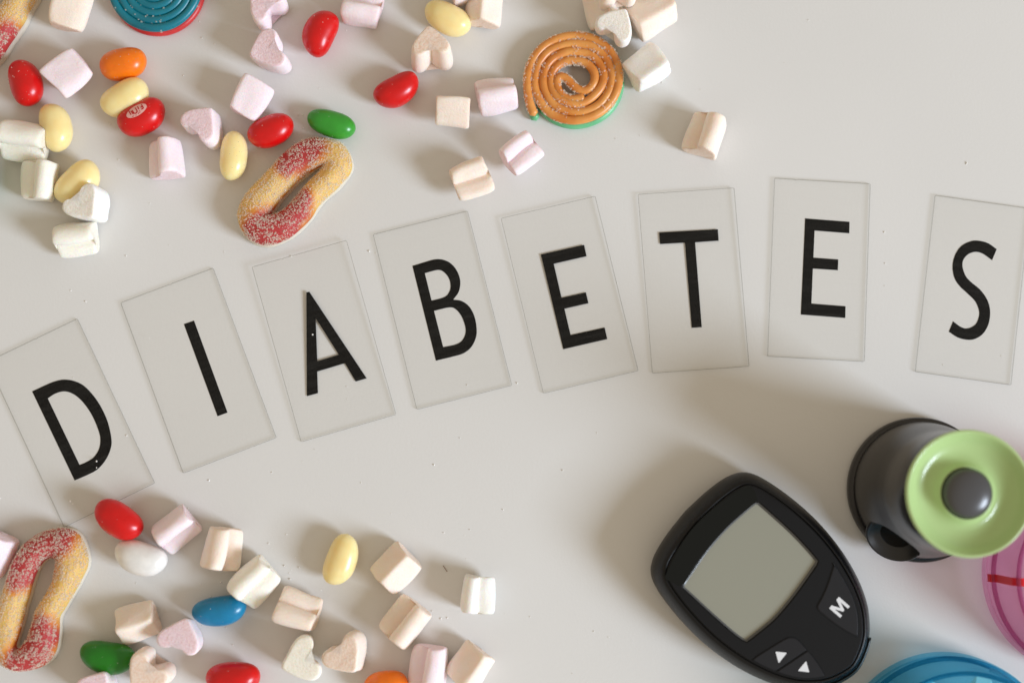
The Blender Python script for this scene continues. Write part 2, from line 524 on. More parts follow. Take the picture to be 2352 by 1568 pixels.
for ch, corners, loops, label, lift in TILES:
    cs = [P(x, y, TH) for x, y in corners]
    cen = sum(cs, Vector()) / 4
    up = ((cs[0] - cs[3]) + (cs[1] - cs[2])).normalized()
    rz = math.atan2(up.y, up.x) - math.pi / 2
    t = empty('letter_tile', (cen.x, cen.y, 0.0002))
    tag(t, label, 'letter tile', 'clear letter tiles spelling a word')
    th = math.asin(lift * 0.001 / TL)
    M = Matrix.Translation((cen.x, cen.y, 0.00012 + math.sin(th) * TL / 2)) @ Matrix.Rotation(rz, 4, 'Z') @ Matrix.Rotation(th, 4, 'X')
    t.matrix_world = M
    # the acrylic plate, corners barely rounded, two bevelled rims, a small nick left by the cutter
    hw, hl = TW / 2, TL / 2
    rnd = random.Random(ord(ch) + int(corners[0][0]))
    nick = rnd.uniform(-0.3, 0.3) * TW
    loop = [Vector(p) for p in [(-hw, -hl + .0003), (-hw + .0003, -hl), (hw - .0003, -hl), (hw, -hl + .0003), (hw, hl - .0003), (hw - .0003, hl),
                                (nick + .0005, hl), (nick, hl - .00022), (nick - .0005, hl), (-hw + .0003, hl), (-hw, hl - .0003)]]
    n = len(loop); ins = offset(ccw(loop), 0.00016); lo = ccw(loop)
    v = []
    for zz, lp in ((0.0, ins), (0.00016, lo), (TH - 0.00016, lo), (TH, ins)):
        v += [(p.x, p.y, zz) for p in lp]
    f = [tuple(range(n - 1, -1, -1)), tuple(range(3 * n, 4 * n))]
    for L_ in range(3):
        for i in range(n):
            f.append((L_ * n + i, L_ * n + (i + 1) % n, (L_ + 1) * n + (i + 1) % n, (L_ + 1) * n + i))
    pl = from_data('plate', v, f, t, M_ACRYL, False)
    pl.data.materials.append(M_EDGE)
    for p in pl.data.polygons:
        if abs(p.normal.z) < 0.9: p.material_index = 1
    # the letter, a thin black film stuck under the plate
    Mi = M.inverted()
    lps = []
    for lp in loops:
        s = spline(lp, 7)
        pts = []
        for p in s:
            wz = 0.0003
            for _ in range(3):
                wp = P(p.x, p.y, wz)
                lc = Mi @ wp
                wz += (-0.00005 - lc.z)
            pts.append(Vector((lc.x, lc.y)))
        lps.append(pts)
    v, f = plate_mesh(lps, -0.00009, -0.00003)
    from_data('letter', v, f, t, M_LETTER, False)


# ------------------------------------------------------------------ jelly beans
def bean_r(u):
    return max(0.0, (1 - abs(u) ** 2.5)) ** 0.5


def jelly_bean(px, py, L, Wd, ang, colour, label, bend=0.06, z0=0.0, roll=0.0):
    """L and Wd in picture units, ang counter-clockwise, bend towards +side"""
    mm = 1 / 7020.0
    a, b = L * mm / 2, Wd * mm / 2
    pos = P(px, py, b + z0)
    nu, nv = 30, 24
    v = []; f = []
    rnd = random.Random(int(px * 7 + py))
    taper = rnd.uniform(-0.045, 0.045)
    for i in range(1, nu):
        u = -math.cos(math.pi * i / nu)
        r = bean_r(u) * b * (1 + taper * u)
        yb = bend * L * mm * (u * u - 0.4)
        for k in range(nv):
            t = 2 * math.pi * k / nv
            pt = Vector((a * u, yb + r * math.cos(t), 0.95 * r * math.sin(t)))
            pt += pt.normalized() * (noise.noise(pt * 130 + Vector((px, py, 0))) * 0.0003 + noise.noise(pt * 420 + Vector((px, py, 0))) * 0.00006)
            v.append(pt)
    v.append(Vector((-a, bend * L * mm * 0.6, 0))); v.append(Vector((a, bend * L * mm * 0.6, 0)))
    for i in range(nu - 2):
        for k in range(nv):
            f.append((i * nv + k, i * nv + (k + 1) % nv, (i + 1) * nv + (k + 1) % nv, (i + 1) * nv + k))
    for k in range(nv):
        f.append((k, (k + 1) % nv, len(v) - 2)); f.append(((nu - 2) * nv + k, (nu - 2) * nv + (k + 1) % nv, len(v) - 1))
    o = from_data('jelly_bean', v, f, None, BEAN[colour])
    subsurf(o, 1)
    Mr = Matrix.Rotation(R(ang), 4, 'Z') @ Matrix.Rotation(R(roll), 4, 'X')
    zmin = min((Mr @ x).z for x in v)
    o.matrix_world = Matrix.Translation((pos.x, pos.y, z0 - zmin + 0.0001)) @ Mr
    tag(o, label, 'jelly bean', 'loose jelly beans')
    return o, a, b, bend * L * mm


BEANS = [
    (57, 190, 110, 75, 106, 'red', 'red jelly bean beside the pink marshmallow near the left edge', .05),
    (283, 147, 108, 74, 14, 'orange', 'orange jelly bean below the teal spiral candy', .04),
    (287, 225, 116, 78, 30, 'yellow', 'yellow jelly bean squeezed between the orange and the printed red bean', .05),
    (325, 268, 115, 78, 27, 'red', 'red jelly bean with a pale oval imprint', .05),
    (128, 293, 113, 72, 104, 'yellow', 'yellow jelly bean touching a cream marshmallow at the left', .05),
    (178, 420, 118, 78, 46, 'yellow', 'yellow jelly bean half under a small white marshmallow heart', .05),
    (736, 77, 111, 76, 67, 'red', 'red kidney-shaped jelly bean right of the two pink hearts', -.075),
    (1028, 42, 116, 72, -27, 'yellow', 'yellow jelly bean above the peach heart at the top edge', .04),
    (911, 206, 112, 70, 28, 'red', 'red jelly bean lying alone left of the peach cube', .08),
    (761, 284, 115, 62, -16, 'green', 'bright green jelly bean above the sour gummy ring', .02),
    (622, 300, 110, 72, 24, 'red', 'red jelly bean left of the bright green bean', .03),
    (536, 358, 115, 64, 86, 'yellow', 'upright slim yellow jelly bean left of the sour gummy ring', .03),
    (272, 1192, 118, 74, -34, 'red', 'red jelly bean lying on the lower edge of the D tile', .05),
    (323, 1279, 120, 74, -17, 'white', 'white jelly bean below a red one', .05),
    (504, 1401, 122, 68, 9, 'blue', 'blue jelly bean touching a cream marshmallow', .04),
    (247, 1507, 124, 72, -10, 'dark_green', 'dark green jelly bean beside a sour gummy ring', .04),
    (535, 1557, 121, 76, 3, 'red', 'red jelly bean cut by the bottom edge', .04),
    (886, 1574, 100, 68, 6, 'orange', 'orange jelly bean cut by the bottom edge', .03),
    (782, 1284, 118, 70, 72, 'yellow', 'yellow jelly bean standing apart left of a peach marshmallow', .05),
    (-60, 402, 120, 92, 96, 'dark_green', 'dark green jelly bean cut by the left edge', .04),
]
bean_objs = {}
for b_ in BEANS:
    px, py, L, Wd, ang, col, lab, bend = b_
    z0 = 0.0014 if py == 1192 else 0.0
    bean_objs[lab] = jelly_bean(px, py, L, Wd, ang, col, lab, bend, z0)

# specks of sugar stuck to some of the beans
for lab, (ob, a_, b_, k_) in bean_objs.items():
    rr_ = random.Random(len(lab) * 31)
    if 'yellow' in lab.split()[0] or 'white' in lab.split()[0]: continue
    sp = []
    for _ in range(rr_.choice([8, 14, 22])):
        u = rr_.uniform(-0.9, 0.9); t = rr_.uniform(0.2, math.pi - 0.2); r = bean_r(u) * b_
        sp.append((Vector((a_ * u, k_ * (u * u - 0.4) + r * math.cos(t), 0.95 * r * math.sin(t))), Vector((0, math.cos(t), math.sin(t)))))
    crystals('sugar_specks', sp, 0.00010, 0.00022, ob, M_SUGAR, len(lab))

# the printed red bean: a pale oval and red strokes that follow the curved top
ob, a_, b_, k_ = bean_objs['red jelly bean with a pale oval imprint']
Mb = ob.matrix_world.copy(); Mbi = Mb.inverted()
zF = Z(270, 220, 12.06)


def on_bean(p, lift):
    w = P(p[0], p[1], 0.0095)
    for _ in range(3):
        l = Mbi @ w
        u = max(-0.99, min(0.99, l.x / a_)); r = bean_r(u) * b_
        yy = l.y - k_ * (u * u - 0.4)
        zz = 0.95 * math.sqrt(max(1e-8, r * r - yy * yy))
        w = P(p[0], p[1], (Mb @ Vector((l.x, l.y, zz))).z)
    return Vector((l.x, l.y, zz + lift))


def bean_patch(name, grid, lift, material, parent):
    v = []; f = []
    rows = len(grid); cols = len(grid[0])
    for row in grid:
        for p in row: v.append(on_bean(p, lift))
    for i in range(rows - 1):
        for j in range(cols - 1):
            f.append((i * cols + j, i * cols + j + 1, (i + 1) * cols + j + 1, (i + 1) * cols + j))
    return from_data(name, v, f, parent, material)


ax = Vector((0.86, -0.51)); ay = Vector((0.51, 0.86))
grid = []
for i in range(7):
    s = i / 6
    row = []
    for k in range(29):
        t = 2 * math.pi * k / 28
        pt = Vector((862, 694)) + ax * 345 * s * math.cos(t) + ay * 148 * s * math.sin(t)
        row.append(zF([tuple(pt)])[0])
    grid.append(row)
imp = bean_patch('imprint', grid, 0.00010, M_IMPRINT, ob)
STROKES = [[(625, 690), (700, 815)], [(690, 700), (770, 795)], [(730, 680), (795, 775)], [(795, 775), (850, 770), (890, 715)], [(890, 715), (825, 605)],
           [(895, 560), (935, 650)], [(1010, 505), (1075, 612)], [(1075, 612), (1010, 655)], [(1035, 560), (985, 595)],
           [(950, 680), (965, 700)], [(930, 745), (985, 735)], [(915, 790), (935, 765)], [(835, 840), (870, 820)], [(735, 880), (790, 848)]]
for s in STROKES:
    th_ = 34 if s[0][1] < 670 or s[0][0] < 900 and s[0][1] < 800 else 20
    pts = [Vector(p) for p in s]; grid = [[], [], []]
    for i, p in enumerate(pts):
        t = (pts[min(i + 1, len(pts) - 1)] - pts[max(i - 1, 0)]).normalized(); nn = Vector((-t.y, t.x)) * th_ / 2
        for g, w_ in zip(grid, (-1, 0, 1)): g.append(zF([tuple(p + nn * w_)])[0])
    bean_patch('stroke', grid, 0.00018, BEAN['red'], imp)


# ------------------------------------------------------------------ heart marshmallows
def heart_outline(n=44, notch=0.17):
    half_ = [(0, notch, 1), (.095, notch + .125), (.19, .345), (.30, .372), (.40, .32), (.455, .20), (.435, .06), (.34, -.09), (.18, -.27), (.06, -.395), (0, -.425)]
    full_ = half_ + [(-p[0], p[1]) for p in half_[1:-1]][::-1]
    loop = resample(spline(full_, 6), n)
    return [loop[0]] + loop[1:][::-1]


def marsh_mesh(w, h, d, seed, deep=False):
    """soft heart-shaped prism: outline in local XY (tip at -Y), extruded along Z; metres"""
    rnd = random.Random(seed)
    o = heart_outline(44, rnd.uniform(0.09, 0.13) if deep else rnd.uniform(0.13, 0.19))
    skew = rnd.uniform(-0.04, 0.04); taper_ = rnd.uniform(-0.14, 0.14)
    n = len(o)
    v = []; f = []
    lay = [(-0.5, 0.24), (-0.5, 0.13), (-0.478, 0.065), (-0.43, 0.02), (-0.34, 0.0), (-0.2, -0.01), (0, -0.015), (0.2, -0.01), (0.34, 0.0), (0.43, 0.02), (0.478, 0.065), (0.5, 0.13), (0.5, 0.24)]
    so = Vector((rnd.uniform(0, 99), rnd.uniform(0, 99), rnd.uniform(0, 99)))
    for z, ins in lay:
        lp = [Vector((p.x * (1 - ins), (p.y + 0.02) * (1 - ins) - 0.02)) for p in o]
        for p in lp:
            tp_ = 1 + taper_ * z
            pt = Vector((p.x * w * tp_ + skew * p.y * w, p.y * h * 1.12 * tp_, z * d))
            nz = noise.noise_vector(pt * 110 + so) * (0.0005 if deep else 0.0008) + noise.noise_vector(pt * 420 + so) * 0.00016
            v.append(pt + nz)
    L_ = len(lay)
    for i in range(L_ - 1):
        for k in range(n):
            f.append((i * n + k, i * n + (k + 1) % n, (i + 1) * n + (k + 1) % n, (i + 1) * n + k))
    for base, s in ((0, -1), ((L_ - 1) * n, 1)):
        # end faces: symmetric quads across the outline
        for k in range(n // 2 - 1):
            a, b = base + k, base + k + 1
            c2, d2 = base + (n - k - 1) % n, base + (n - k) % n
            if k == 0: f.append((a, b, base + n - 1))
            else: f.append((a, b, base + n - k - 1, base + n - k))
        f.append((base + n // 2 - 1, base + n // 2, base + n // 2 + 1))
    return v, f


def marshmallow(kind, px, py, a1, a2, tilt, tdir, colour, label, s=1.0, z0=0.0, w=13.4, h=12.0, d=12.4, name='heart_marshmallow'):
    """kind U: an end face up, a1 = where the tip points; kind S: lying, a1 = axis, a2 = roll (0 lobes up, 180 tip up)"""
    if kind == 'U': w = 14.6
    v, f = marsh_mesh(w * s * .001, h * s * .001, d * s * .001, int(px * 13 + py * 7 + 5), kind == 'U')
    o = from_data(name, v, f, None, MARSH[colour])
    o.data.materials.append(MARSH_CUT[colour])
    for i_, p_ in enumerate(o.data.polygons):
        if i_ < 44 * 2 or i_ >= 44 * 10: p_.material_index = 1
    subsurf(o, 2)
    if kind == 'U':
        Mr = Matrix.Rotation(R(a1 + 90), 4, 'Z')
    else:
        wv = Vector((math.cos(R(a1)), math.sin(R(a1)), 0)); nn = Vector((-wv.y, wv.x, 0))
        vv = Vector((0, 0, 1)) * math.cos(R(a2)) + nn * math.sin(R(a2))
        uu = vv.cross(wv)
        Mr = Matrix((uu, vv, wv)).transposed().to_4x4()
    if tilt:
        axv = Vector((-math.sin(R(tdir)), math.cos(R(tdir)), 0))
        Mr = Matrix.Rotation(R(tilt), 4, axv) @ Mr
    zs = [(Mr @ x).z for x in v]
    half = (max(zs) - min(zs)) / 2
    xs = [(Mr @ x) for x in v]
    mid = Vector(((max(p.x for p in xs) + min(p.x for p in xs)) / 2, (max(p.y for p in xs) + min(p.y for p in xs)) / 2, 0))
    pos = P(px, py, half * 1.15 + z0)
    o.matrix_world = Matrix.Translation((pos.x - mid.x, pos.y - mid.y, z0 - min(zs) - 0.0001)) @ Mr
    tag(o, label, 'marshmallow', 'heart-shaped mini marshmallows')
    return o


MM = [
    # top of the picture
    ('S', 166, 22, 76, -140, 0, 0, 'peach', 'peach marshmallow cut by the top edge, left of the teal spiral', 1.05, 0),
    ('S', 157, 172, 42, -135, 0, 0, 'pink', 'pink marshmallow square-on between the red and the orange bean', 1.0, 0),
    ('S', 578, 226, 62, -145, 0, 0, 'pink', 'pink marshmallow block above the red bean and the slim yellow bean', 0.98, 0),
    ('U', 461, 294, 52, 0, 3, 200, 'pink', 'pink heart marshmallow above the slim yellow bean', 1.0, 0),
    ('S', 378, 361, 96, 58, 0, 0, 'pink', 'pink marshmallow below the printed red bean', 0.97, 0),
    ('U', 618, 22, 140, 0, 4, 100, 'pink', 'upper pink heart marshmallow, cut by the top edge', 1.0, 0),
    ('U', 622, 118, 203, 0, 5, 160, 'pink', 'lower of the two pink hearts at the top', 1.0, 0),
    ('S', 832, 10, -12, 42, 0, 0, 'pink', 'pink marshmallow cut by the top edge, right of a red bean', 1.0, 0),
    ('U', 992, 112, 96, 0, 12, 90, 'peach', 'peach heart marshmallow with its tip up, under a yellow bean', 1.02, 0),
    ('S', 1040, 256, -4, -150, 0, 0, 'peach', 'small peach cube-like marshmallow beside a larger pink one', 0.88, 0),
    ('S', 1140, 216, 10, 58, 0, 0, 'pink', 'large pink marshmallow left of the orange spiral candy', 1.02, 0),
    ('S', 1198, 353, 38, -14, 0, 0, 'pink', 'small ridged pink marshmallow below the orange spiral candy', 0.92, 0),
    ('S', 1084, 411, 22, -18, 0, 0, 'peach', 'ridged peach marshmallow just above the B tile', 0.98, 0),
    ('S', 1622, 306, 72, 56, 0, 0, 'peach', 'lone peach marshmallow above the T tile', 1.08, 0),
    ('S', 1487, 151, 36, 152, 0, 0, 'white', 'white marshmallow right of the orange spiral candy', 1.0, 0),
    ('S', 1497, 28, 32, 158, 0, 0, 'peach', 'peach block marshmallow, rightmost at the top edge', 1.12, 0),
    ('S', 1388, 14, 110, 172, 0, 0, 'peach', 'peach marshmallow at the top edge under the white heart', 1.0, 0),
    ('U', 1409, 62, 58, 0, 9, 235, 'white', 'white heart marshmallow leaning over the orange spiral candy', 0.96, 0.0052),
    ('U', 1420, -22, 100, 0, 0, 0, 'peach', 'pale peach heart at the top edge above the white heart', 0.9, 0.0085),
    ('S', 1112, 10, 84, -178, 0, 0, 'peach', 'peach marshmallow at the top edge right of a yellow bean', 1.0, 0),
    ('S', 1068, -34, 20, 40, 0, 0, 'pink', 'pale pink marshmallow barely showing above a yellow bean', 0.9, 0.002),
    # left side
    ('S', 52, 318, -8, -58, 0, 0, 'cream', 'cream marshmallow touching the yellow bean at the left edge', 1.15, 0),
    ('S', 86, 413, 84, 38, 0, 0, 'cream', 'cream marshmallow left of the yellow bean under a white heart', 1.0, 0),
    ('U', 196, 466, -50, 0, 9, 180, 'white', 'white heart marshmallow leaning on a yellow bean', 0.96, 0),
    ('S', 172, 546, 6, -60, 0, 0, 'cream', 'lowest cream marshmallow of the upper left candy', 1.0, 0),
    # bottom
    ('S', 400, 1216, 38, -60, 0, 0, 'pink', 'pink marshmallow beside the red bean on the D tile', 1.0, 0),
    ('S', 503, 1261, 80, -58, 0, 0, 'peach', 'peach marshmallow between the pink and the cream one', 1.05, 0),
    ('S', 581, 1337, 45, -52, 0, 0, 'cream', 'cream marshmallow touching the blue bean', 1.08, 0),
    ('S', 683, 1398, -17, 42, 0, 0, 'peach', 'ridged peach marshmallow right of the blue bean', 1.05, 0),
    ('S', 908, 1305, 45, 180, 0, 0, 'peach', 'peach marshmallow with a sharp ridge right of the lone yellow bean', 1.02, 0),
    ('S', 1098, 1365, 86, -36, 0, 0, 'white', 'white marshmallow lying apart right of the peach ones', 0.95, 0),
    ('S', 930, 1430, 50, 48, 0, 0, 'peach', 'large ridged peach marshmallow below the sharp ridged one', 1.12, 0),
    ('U', 694, 1508, 197, 0, 6, 20, 'cream', 'cream heart marshmallow lying flat beside a peach heart', 1.06, 0),
    ('U', 790, 1497, -52, 0, 6, 160, 'peach', 'peach heart marshmallow lying flat beside a cream heart', 1.06, 0),
    ('S', 982, 1536, 84, 55, 0, 0, 'pink', 'pink marshmallow at the bottom edge beside the orange bean', 1.08, 0),
    ('S', 1080, 1530, 56, 172, 0, 0, 'peach', 'peach marshmallow at the bottom edge, rightmost of the candy', 1.0, 0),
    ('S', 311, 1432, 17, 178, 0, 0, 'peach', 'peach block marshmallow above the dark green bean', 0.98, 0),
    ('U', 415, 1460, 72, 0, 4, 90, 'pink', 'pink heart marshmallow below the blue bean', 0.98, 0),
    ('U', 352, 1534, 232, 0, 3, 230, 'peach', 'peach heart marshmallow touching the dark green bean', 1.05, 0),
    ('U', 220, 1584, 60, 0, 8, 90, 'pink', 'pink marshmallow cut by the bottom edge under the green bean', 0.95, 0),
    ('S', -27, 1270, 60, 170, 0, 0, 'pink', 'pink marshmallow cut by the left edge beside a gummy ring', 1.05, 0),
]
for k_, px, py, a1, a2, ti, td, col, lab, s, z0 in MM:
    marshmallow(k_, px, py, a1, a2, ti, td, col, lab, s, z0)


# ------------------------------------------------------------------ sour gummy rings
def lerp3(a, b, t):
    t = max(0.0, min(1.0, t))
    return tuple(x + (y - x) * t for x, y in zip(a, b))


def sour_ring(outer, inner, reds, label, seed, nsug, slim=1.0):
    """outer / inner: outlines in picture units starting at matching places; reds: (x, y, r) red patches"""
    N = 72
    oc = [P(p.x, p.y, 0.002) for p in resample(spline(outer, 8), N)]
    ir = resample(spline(inner, 8), N)
    ic2 = sum(ir, Vector((0, 0))) / N
    lng = max(ir, key=lambda p: (p - ic2).length) - ic2; lng.normalize()
    ir = [ic2 + lng * (p - ic2).dot(lng) + ((p - ic2) - lng * (p - ic2).dot(lng)) * slim for p in ir]
    ic = [P(p.x, p.y, 0.002) for p in ir]
    cen = sum(oc, Vector()) / N
    root = empty('sour_gummy_ring', (cen.x, cen.y, 0))
    tag(root, label, 'gummy candy', 'sugared sour gummy rings')
    rp = [(P(x, y, 0.006), r / 7000.0) for x, y, r in reds]

    def section(zs):
        v = []
        for o_, i_ in zip(oc, ic):
            for s_, z in zs:
                p = o_.lerp(i_, s_); v.append(Vector((p.x - cen.x, p.y - cen.y, z)))
        return v

    def faces(m):
        f = []
        for i in range(N):
            for k in range(m):
                f.append((i * m + k, i * m + (k + 1) % m, ((i + 1) % N) * m + (k + 1) % m, ((i + 1) % N) * m + k))
        return f
    # white foam underside
    zs = [(0.02, 0.0), (0.0, 0.0008), (-0.005, 0.0022), (0.03, 0.0032), (0.5, 0.0033), (0.93, 0.0032), (0.97, 0.0018), (0.95, 0.0)]
    v = section(zs)
    v = [p + noise.noise_vector(p * 300) * 0.0002 for p in v]
    fo = from_data('foam_base', v, faces(len(zs)), root, M_FOAM); subsurf(fo, 1)
    # domed gummy top
    zs = [(0.03, 0.0031), (0.015, 0.0042), (0.06, 0.0062), (0.17, 0.0080), (0.33, 0.0090), (0.5, 0.0093), (0.66, 0.0088), (0.81, 0.0075), (0.91, 0.0058), (0.95, 0.0042), (0.92, 0.0031)]
    v = section(zs)
    v = [p + noise.noise_vector(p * 220) * 0.0004 for p in v]
    fc = faces(len(zs))
    gm = from_data('gummy_top', v, fc, root, M_GUMMY)
    ca = gm.data.color_attributes.new('Col', 'FLOAT_COLOR', 'POINT')
    yel = (0.94, 0.64, 0.21); ora = (0.86, 0.36, 0.06); red = (0.60, 0.06, 0.06)
    for i, vt in enumerate(gm.data.vertices):
        p = Vector((vt.co.x + cen.x, vt.co.y + cen.y))
        dd = min((p - Vector((c_.x, c_.y))).length / r_ for c_, r_ in rp)
        dd += noise.noise(vt.co * 350) * 0.16
        col = lerp3(red, ora, (dd - 0.75) / 0.28) if dd < 1.03 else lerp3(ora, yel, (dd - 1.03) / 0.25)
        ca.data[i].color = (*col, 1)
    subsurf(gm, 2)
    # sugar
    rnd = random.Random(seed); m = len(zs); spots = []
    tri = [t for t in fc if True]
    area_ = []
    tot = 0
    for t in tri:
        a, b, c_, d_ = [v[i] for i in t]
        nr = (b - a).cross(d_ - a)
        if nr.z < 0: nr = -nr
        tot += nr.length * (1 if (a.z + c_.z) / 2 > 0.0045 else 0.25); area_.append(tot)
    import bisect
    while len(spots) < nsug:
        t = tri[bisect.bisect_left(area_, rnd.random() * tot)]
        a, b, c_, d_ = [v[i] for i in t]
        p = a.lerp(b, rnd.random()).lerp(d_.lerp(c_, rnd.random()), rnd.random())
        cl = noise.noise(p * 330 + Vector((seed, 0, 0)))
        if rnd.random() > 0.62 + cl * 0.9: continue
        nr = (b - a).cross(d_ - a).normalized()
        out_ = p - Vector((0, 0, 0.003))
        if nr.z < 0.25: continue
        spots.append((p, nr if nr.z >= 0 else -nr))
    crystals('sugar_coating', spots, 0.00018, 0.00042, root, M_SUGAR, seed)
    return root


zR1 = Z(500, 300, 3.672); zR2 = Z(0, 1300, 3.854)
sour_ring(zR1([(345, 900), (370, 780), (450, 650), (570, 530), (690, 400), (800, 290), (960, 190), (1130, 165), (1280, 205), (1370, 290), (1412, 400), (1395, 490), (1300, 620), (1140, 760), (1030, 920), (900, 1050), (760, 1135), (600, 1170), (480, 1130), (390, 1035)]),
          zR1([(690, 895), (700, 850), (745, 780), (800, 710), (860, 640), (930, 570), (1000, 505), (1070, 450), (1110, 440), (1105, 465), (1070, 495), (1030, 530), (970, 590), (920, 660), (880, 730), (830, 790), (785, 835), (745, 870), (715, 895), (700, 902)]),
          [(p[0], p[1], p[2] * .25) for p in zR1([(880, 330, 190), (980, 250, 190), (810, 430, 110), (600, 1030, 210), (760, 960, 190), (880, 830, 160), (930, 740, 120), (500, 1000, 100)])],
          'sugared red and yellow sour gummy ring above the A tile', 11, 4600, 0.7)
sour_ring(zR2([(640, 68), (750, 90), (812, 155), (852, 250), (880, 390), (845, 500), (760, 660), (660, 830), (605, 930), (596, 1060), (585, 1200), (535, 1320), (420, 1410), (250, 1452), (120, 1430), (10, 1370), (-60, 1280), (-85, 1150), (-50, 950), (0, 780), (70, 600), (130, 420), (220, 250), (360, 130), (500, 82)]),
          zR2([(520, 375), (545, 395), (545, 440), (520, 520), (490, 600), (450, 680), (400, 770), (355, 850), (325, 920), (300, 1000), (280, 1070), (250, 1140), (225, 1190), (195, 1215), (185, 1195), (195, 1150), (225, 1080), (255, 1000), (280, 900), (305, 800), (335, 690), (365, 590), (395, 500), (430, 430), (475, 385)]),
          [(p[0], p[1], p[2] * .25) for p in zR2([(300, 380, 230), (210, 500, 170), (420, 230, 200), (560, 170, 170), (400, 1010, 120), (390, 1120, 190), (330, 1260, 190), (230, 1350, 170)])],
          'sugared red and yellow sour gummy ring at the lower left', 12, 5400, 1.05)
sour_ring([(93, 0), (74, 32), (61, 62), (46, 84), (30, 107), (15, 132), (-4, 152), (-34, 172), (-74, 176), (-102, 150), (-106, 100), (-86, 40), (-50, -30), (0, -90), (50, -118), (92, -100), (106, -50)],
          [(40, -44), (28, -20), (12, 6), (-4, 34), (-18, 62), (-30, 88), (-42, 108), (-52, 116), (-60, 112), (-60, 92), (-50, 62), (-34, 30), (-14, -4), (8, -36), (28, -60), (44, -70), (48, -60)],
          [(20, 92, 40), (0, 110, 46), (-20, 140, 46), (60, -80, 40)],
          'sugared sour gummy ring cut by the top left corner', 13, 4200)


# ------------------------------------------------------------------ spiral candies
def spiral_candy(name, path_px, label, mat_top, mat_low, rad, sug, seed, low_shift, low_part=1.0):
    pts = spline(path_px, 6, closed=False)
    n = len(pts) * 1
    pts = resample(pts, min(420, n * 2), closed=False)
    base = [P(p.x, p.y, 0.0045) for p in pts]
    cen = sum(base, Vector()) / len(base)
    root = empty(name, (cen.x, cen.y, 0))
    tag(root, label, 'gummy candy', 'two-layer spiral gummies')
    rnd = random.Random(seed)
    top = [Vector((p.x - cen.x, p.y - cen.y, rad * 2.95 + noise.noise(Vector((i * 0.05, seed, 0))) * 0.0003)) for i, p in enumerate(base)]
    low = [Vector((p.x - cen.x + low_shift[0], p.y - cen.y + low_shift[1], rad)) for p in base]
    low = low[:int(len(low) * low_part)]
    v, f = tube(low, rad * 1.04, 12)
    o = from_data('lower_rope', v, f, root, mat_low)
    v, f = tube(top, lambda t: rad * (1 + 0.07 * noise.noise(Vector((t * 40, seed, 3)))), 14)
    o = from_data('upper_rope', v, f, root, mat_top)
    spots = []
    while len(spots) < sug:
        i = rnd.randrange(1, len(top) - 1)
        t = (top[i + 1] - top[i - 1]).normalized(); side = Vector((-t.y, t.x, 0))
        a = rnd.choice([rnd.gauss(0.22, 0.25), math.pi - rnd.gauss(0.22, 0.25), rnd.gauss(0.5, 0.4), math.pi - rnd.gauss(0.5, 0.4)])
        if noise.noise(top[i] * 190 + Vector((0, 0, seed))) + rnd.uniform(-0.25, 0.35) < 0.05: continue
        nr = side * math.cos(a) + Vector((0, 0, 1)) * math.sin(a)
        if nr.z < -0.1: continue
        spots.append((top[i].lerp(top[i + 1], rnd.random()) + nr * rad, nr))
    crystals('sugar_grains', spots, 0.0002, 0.00055, root, M_SUGAR, seed)
    return root


zO = Z(1100, 0, 3.672)
path = [(862, 1045), (822, 940), (805, 820), (806, 700), (840, 580), (920, 460), (1050, 370), (1220, 330), (1390, 352), (1520, 430), (1610, 550), (1642, 700), (1610, 860), (1520, 990), (1380, 1075), (1220, 1105), (1070, 1070), (960, 990), (890, 870), (868, 740), (900, 600), (980, 490), (1100, 425), (1230, 400), (1370, 420), (1480, 490), (1555, 600), (1580, 720), (1545, 850), (1460, 960), (1340, 1020), (1210, 1030), (1080, 985), (990, 890), (948, 770), (965, 640), (1040, 540), (1150, 485), (1250, 478), (1380, 505), (1470, 590), (1505, 690), (1480, 800), (1400, 895), (1290, 955), (1180, 945), (1075, 890), (1020, 800), (1018, 700), (1070, 610), (1160, 562), (1260, 558), (1355, 592), (1415, 670), (1415, 755), (1365, 820), (1290, 830), (1220, 785), (1160, 722), (1105, 705), (1072, 740), (1080, 820), (1135, 890), (1220, 915), (1310, 895)]
spiral_candy('spiral_candy', zO(path), 'orange spiral gummy on a green layer, dusted with sugar', M_ROPE_O, M_ROPE_G, 0.00148, 1700, 5, (0.0006, -0.0008), 0.42)
# the teal one runs off the top edge
tp = []
cx0, cy0 = 352, -36
turns = 5.3
for i in range(150):
    t = i / 149
    a = R(-120) + t * turns * 2 * math.pi
    r = 111 - 88 * t ** 0.93
    tp.append((cx0 + r * math.cos(a), cy0 + r * math.sin(a)))
spiral_candy('spiral_candy', tp, 'teal spiral gummy on a red layer, cut by the top edge', M_ROPE_T, M_ROPE_R, 0.00142, 260, 6, (0.0004, -0.0006), 0.5)


# ------------------------------------------------------------------ glucose meter
ZS = 1 / 2.765 * 0.91875       # crop units -> picture units
AX = Vector((0.728, 0.686)); AY = Vector((-0.686, 0.728)); MC = Vector((820, 800))


def mpx(a, p):
    """meter axes (along, across) in crop units -> picture position"""
    c_ = MC + AX * a + AY * p
    return ((1580 + c_.x / 2.765) * 0.91875, (1140 + c_.y / 2.765) * 0.91875)


MZ = 0.009
m0 = P(*mpx(0, 0), MZ); m1 = P(*mpx(900, 0), MZ)
dirx = (m1 - m0).normalized(); rz = math.atan2(dirx.y, dirx.x)
UNIT = (m1 - m0).length / 900
meter = empty('glucose_meter', (m0.x, m0.y, 0))
meter.rotation_euler = (0, 0, rz)
tag(meter, 'black handheld glucose meter with grey screen and M button', 'glucose meter')
TOPZ = 0.0170


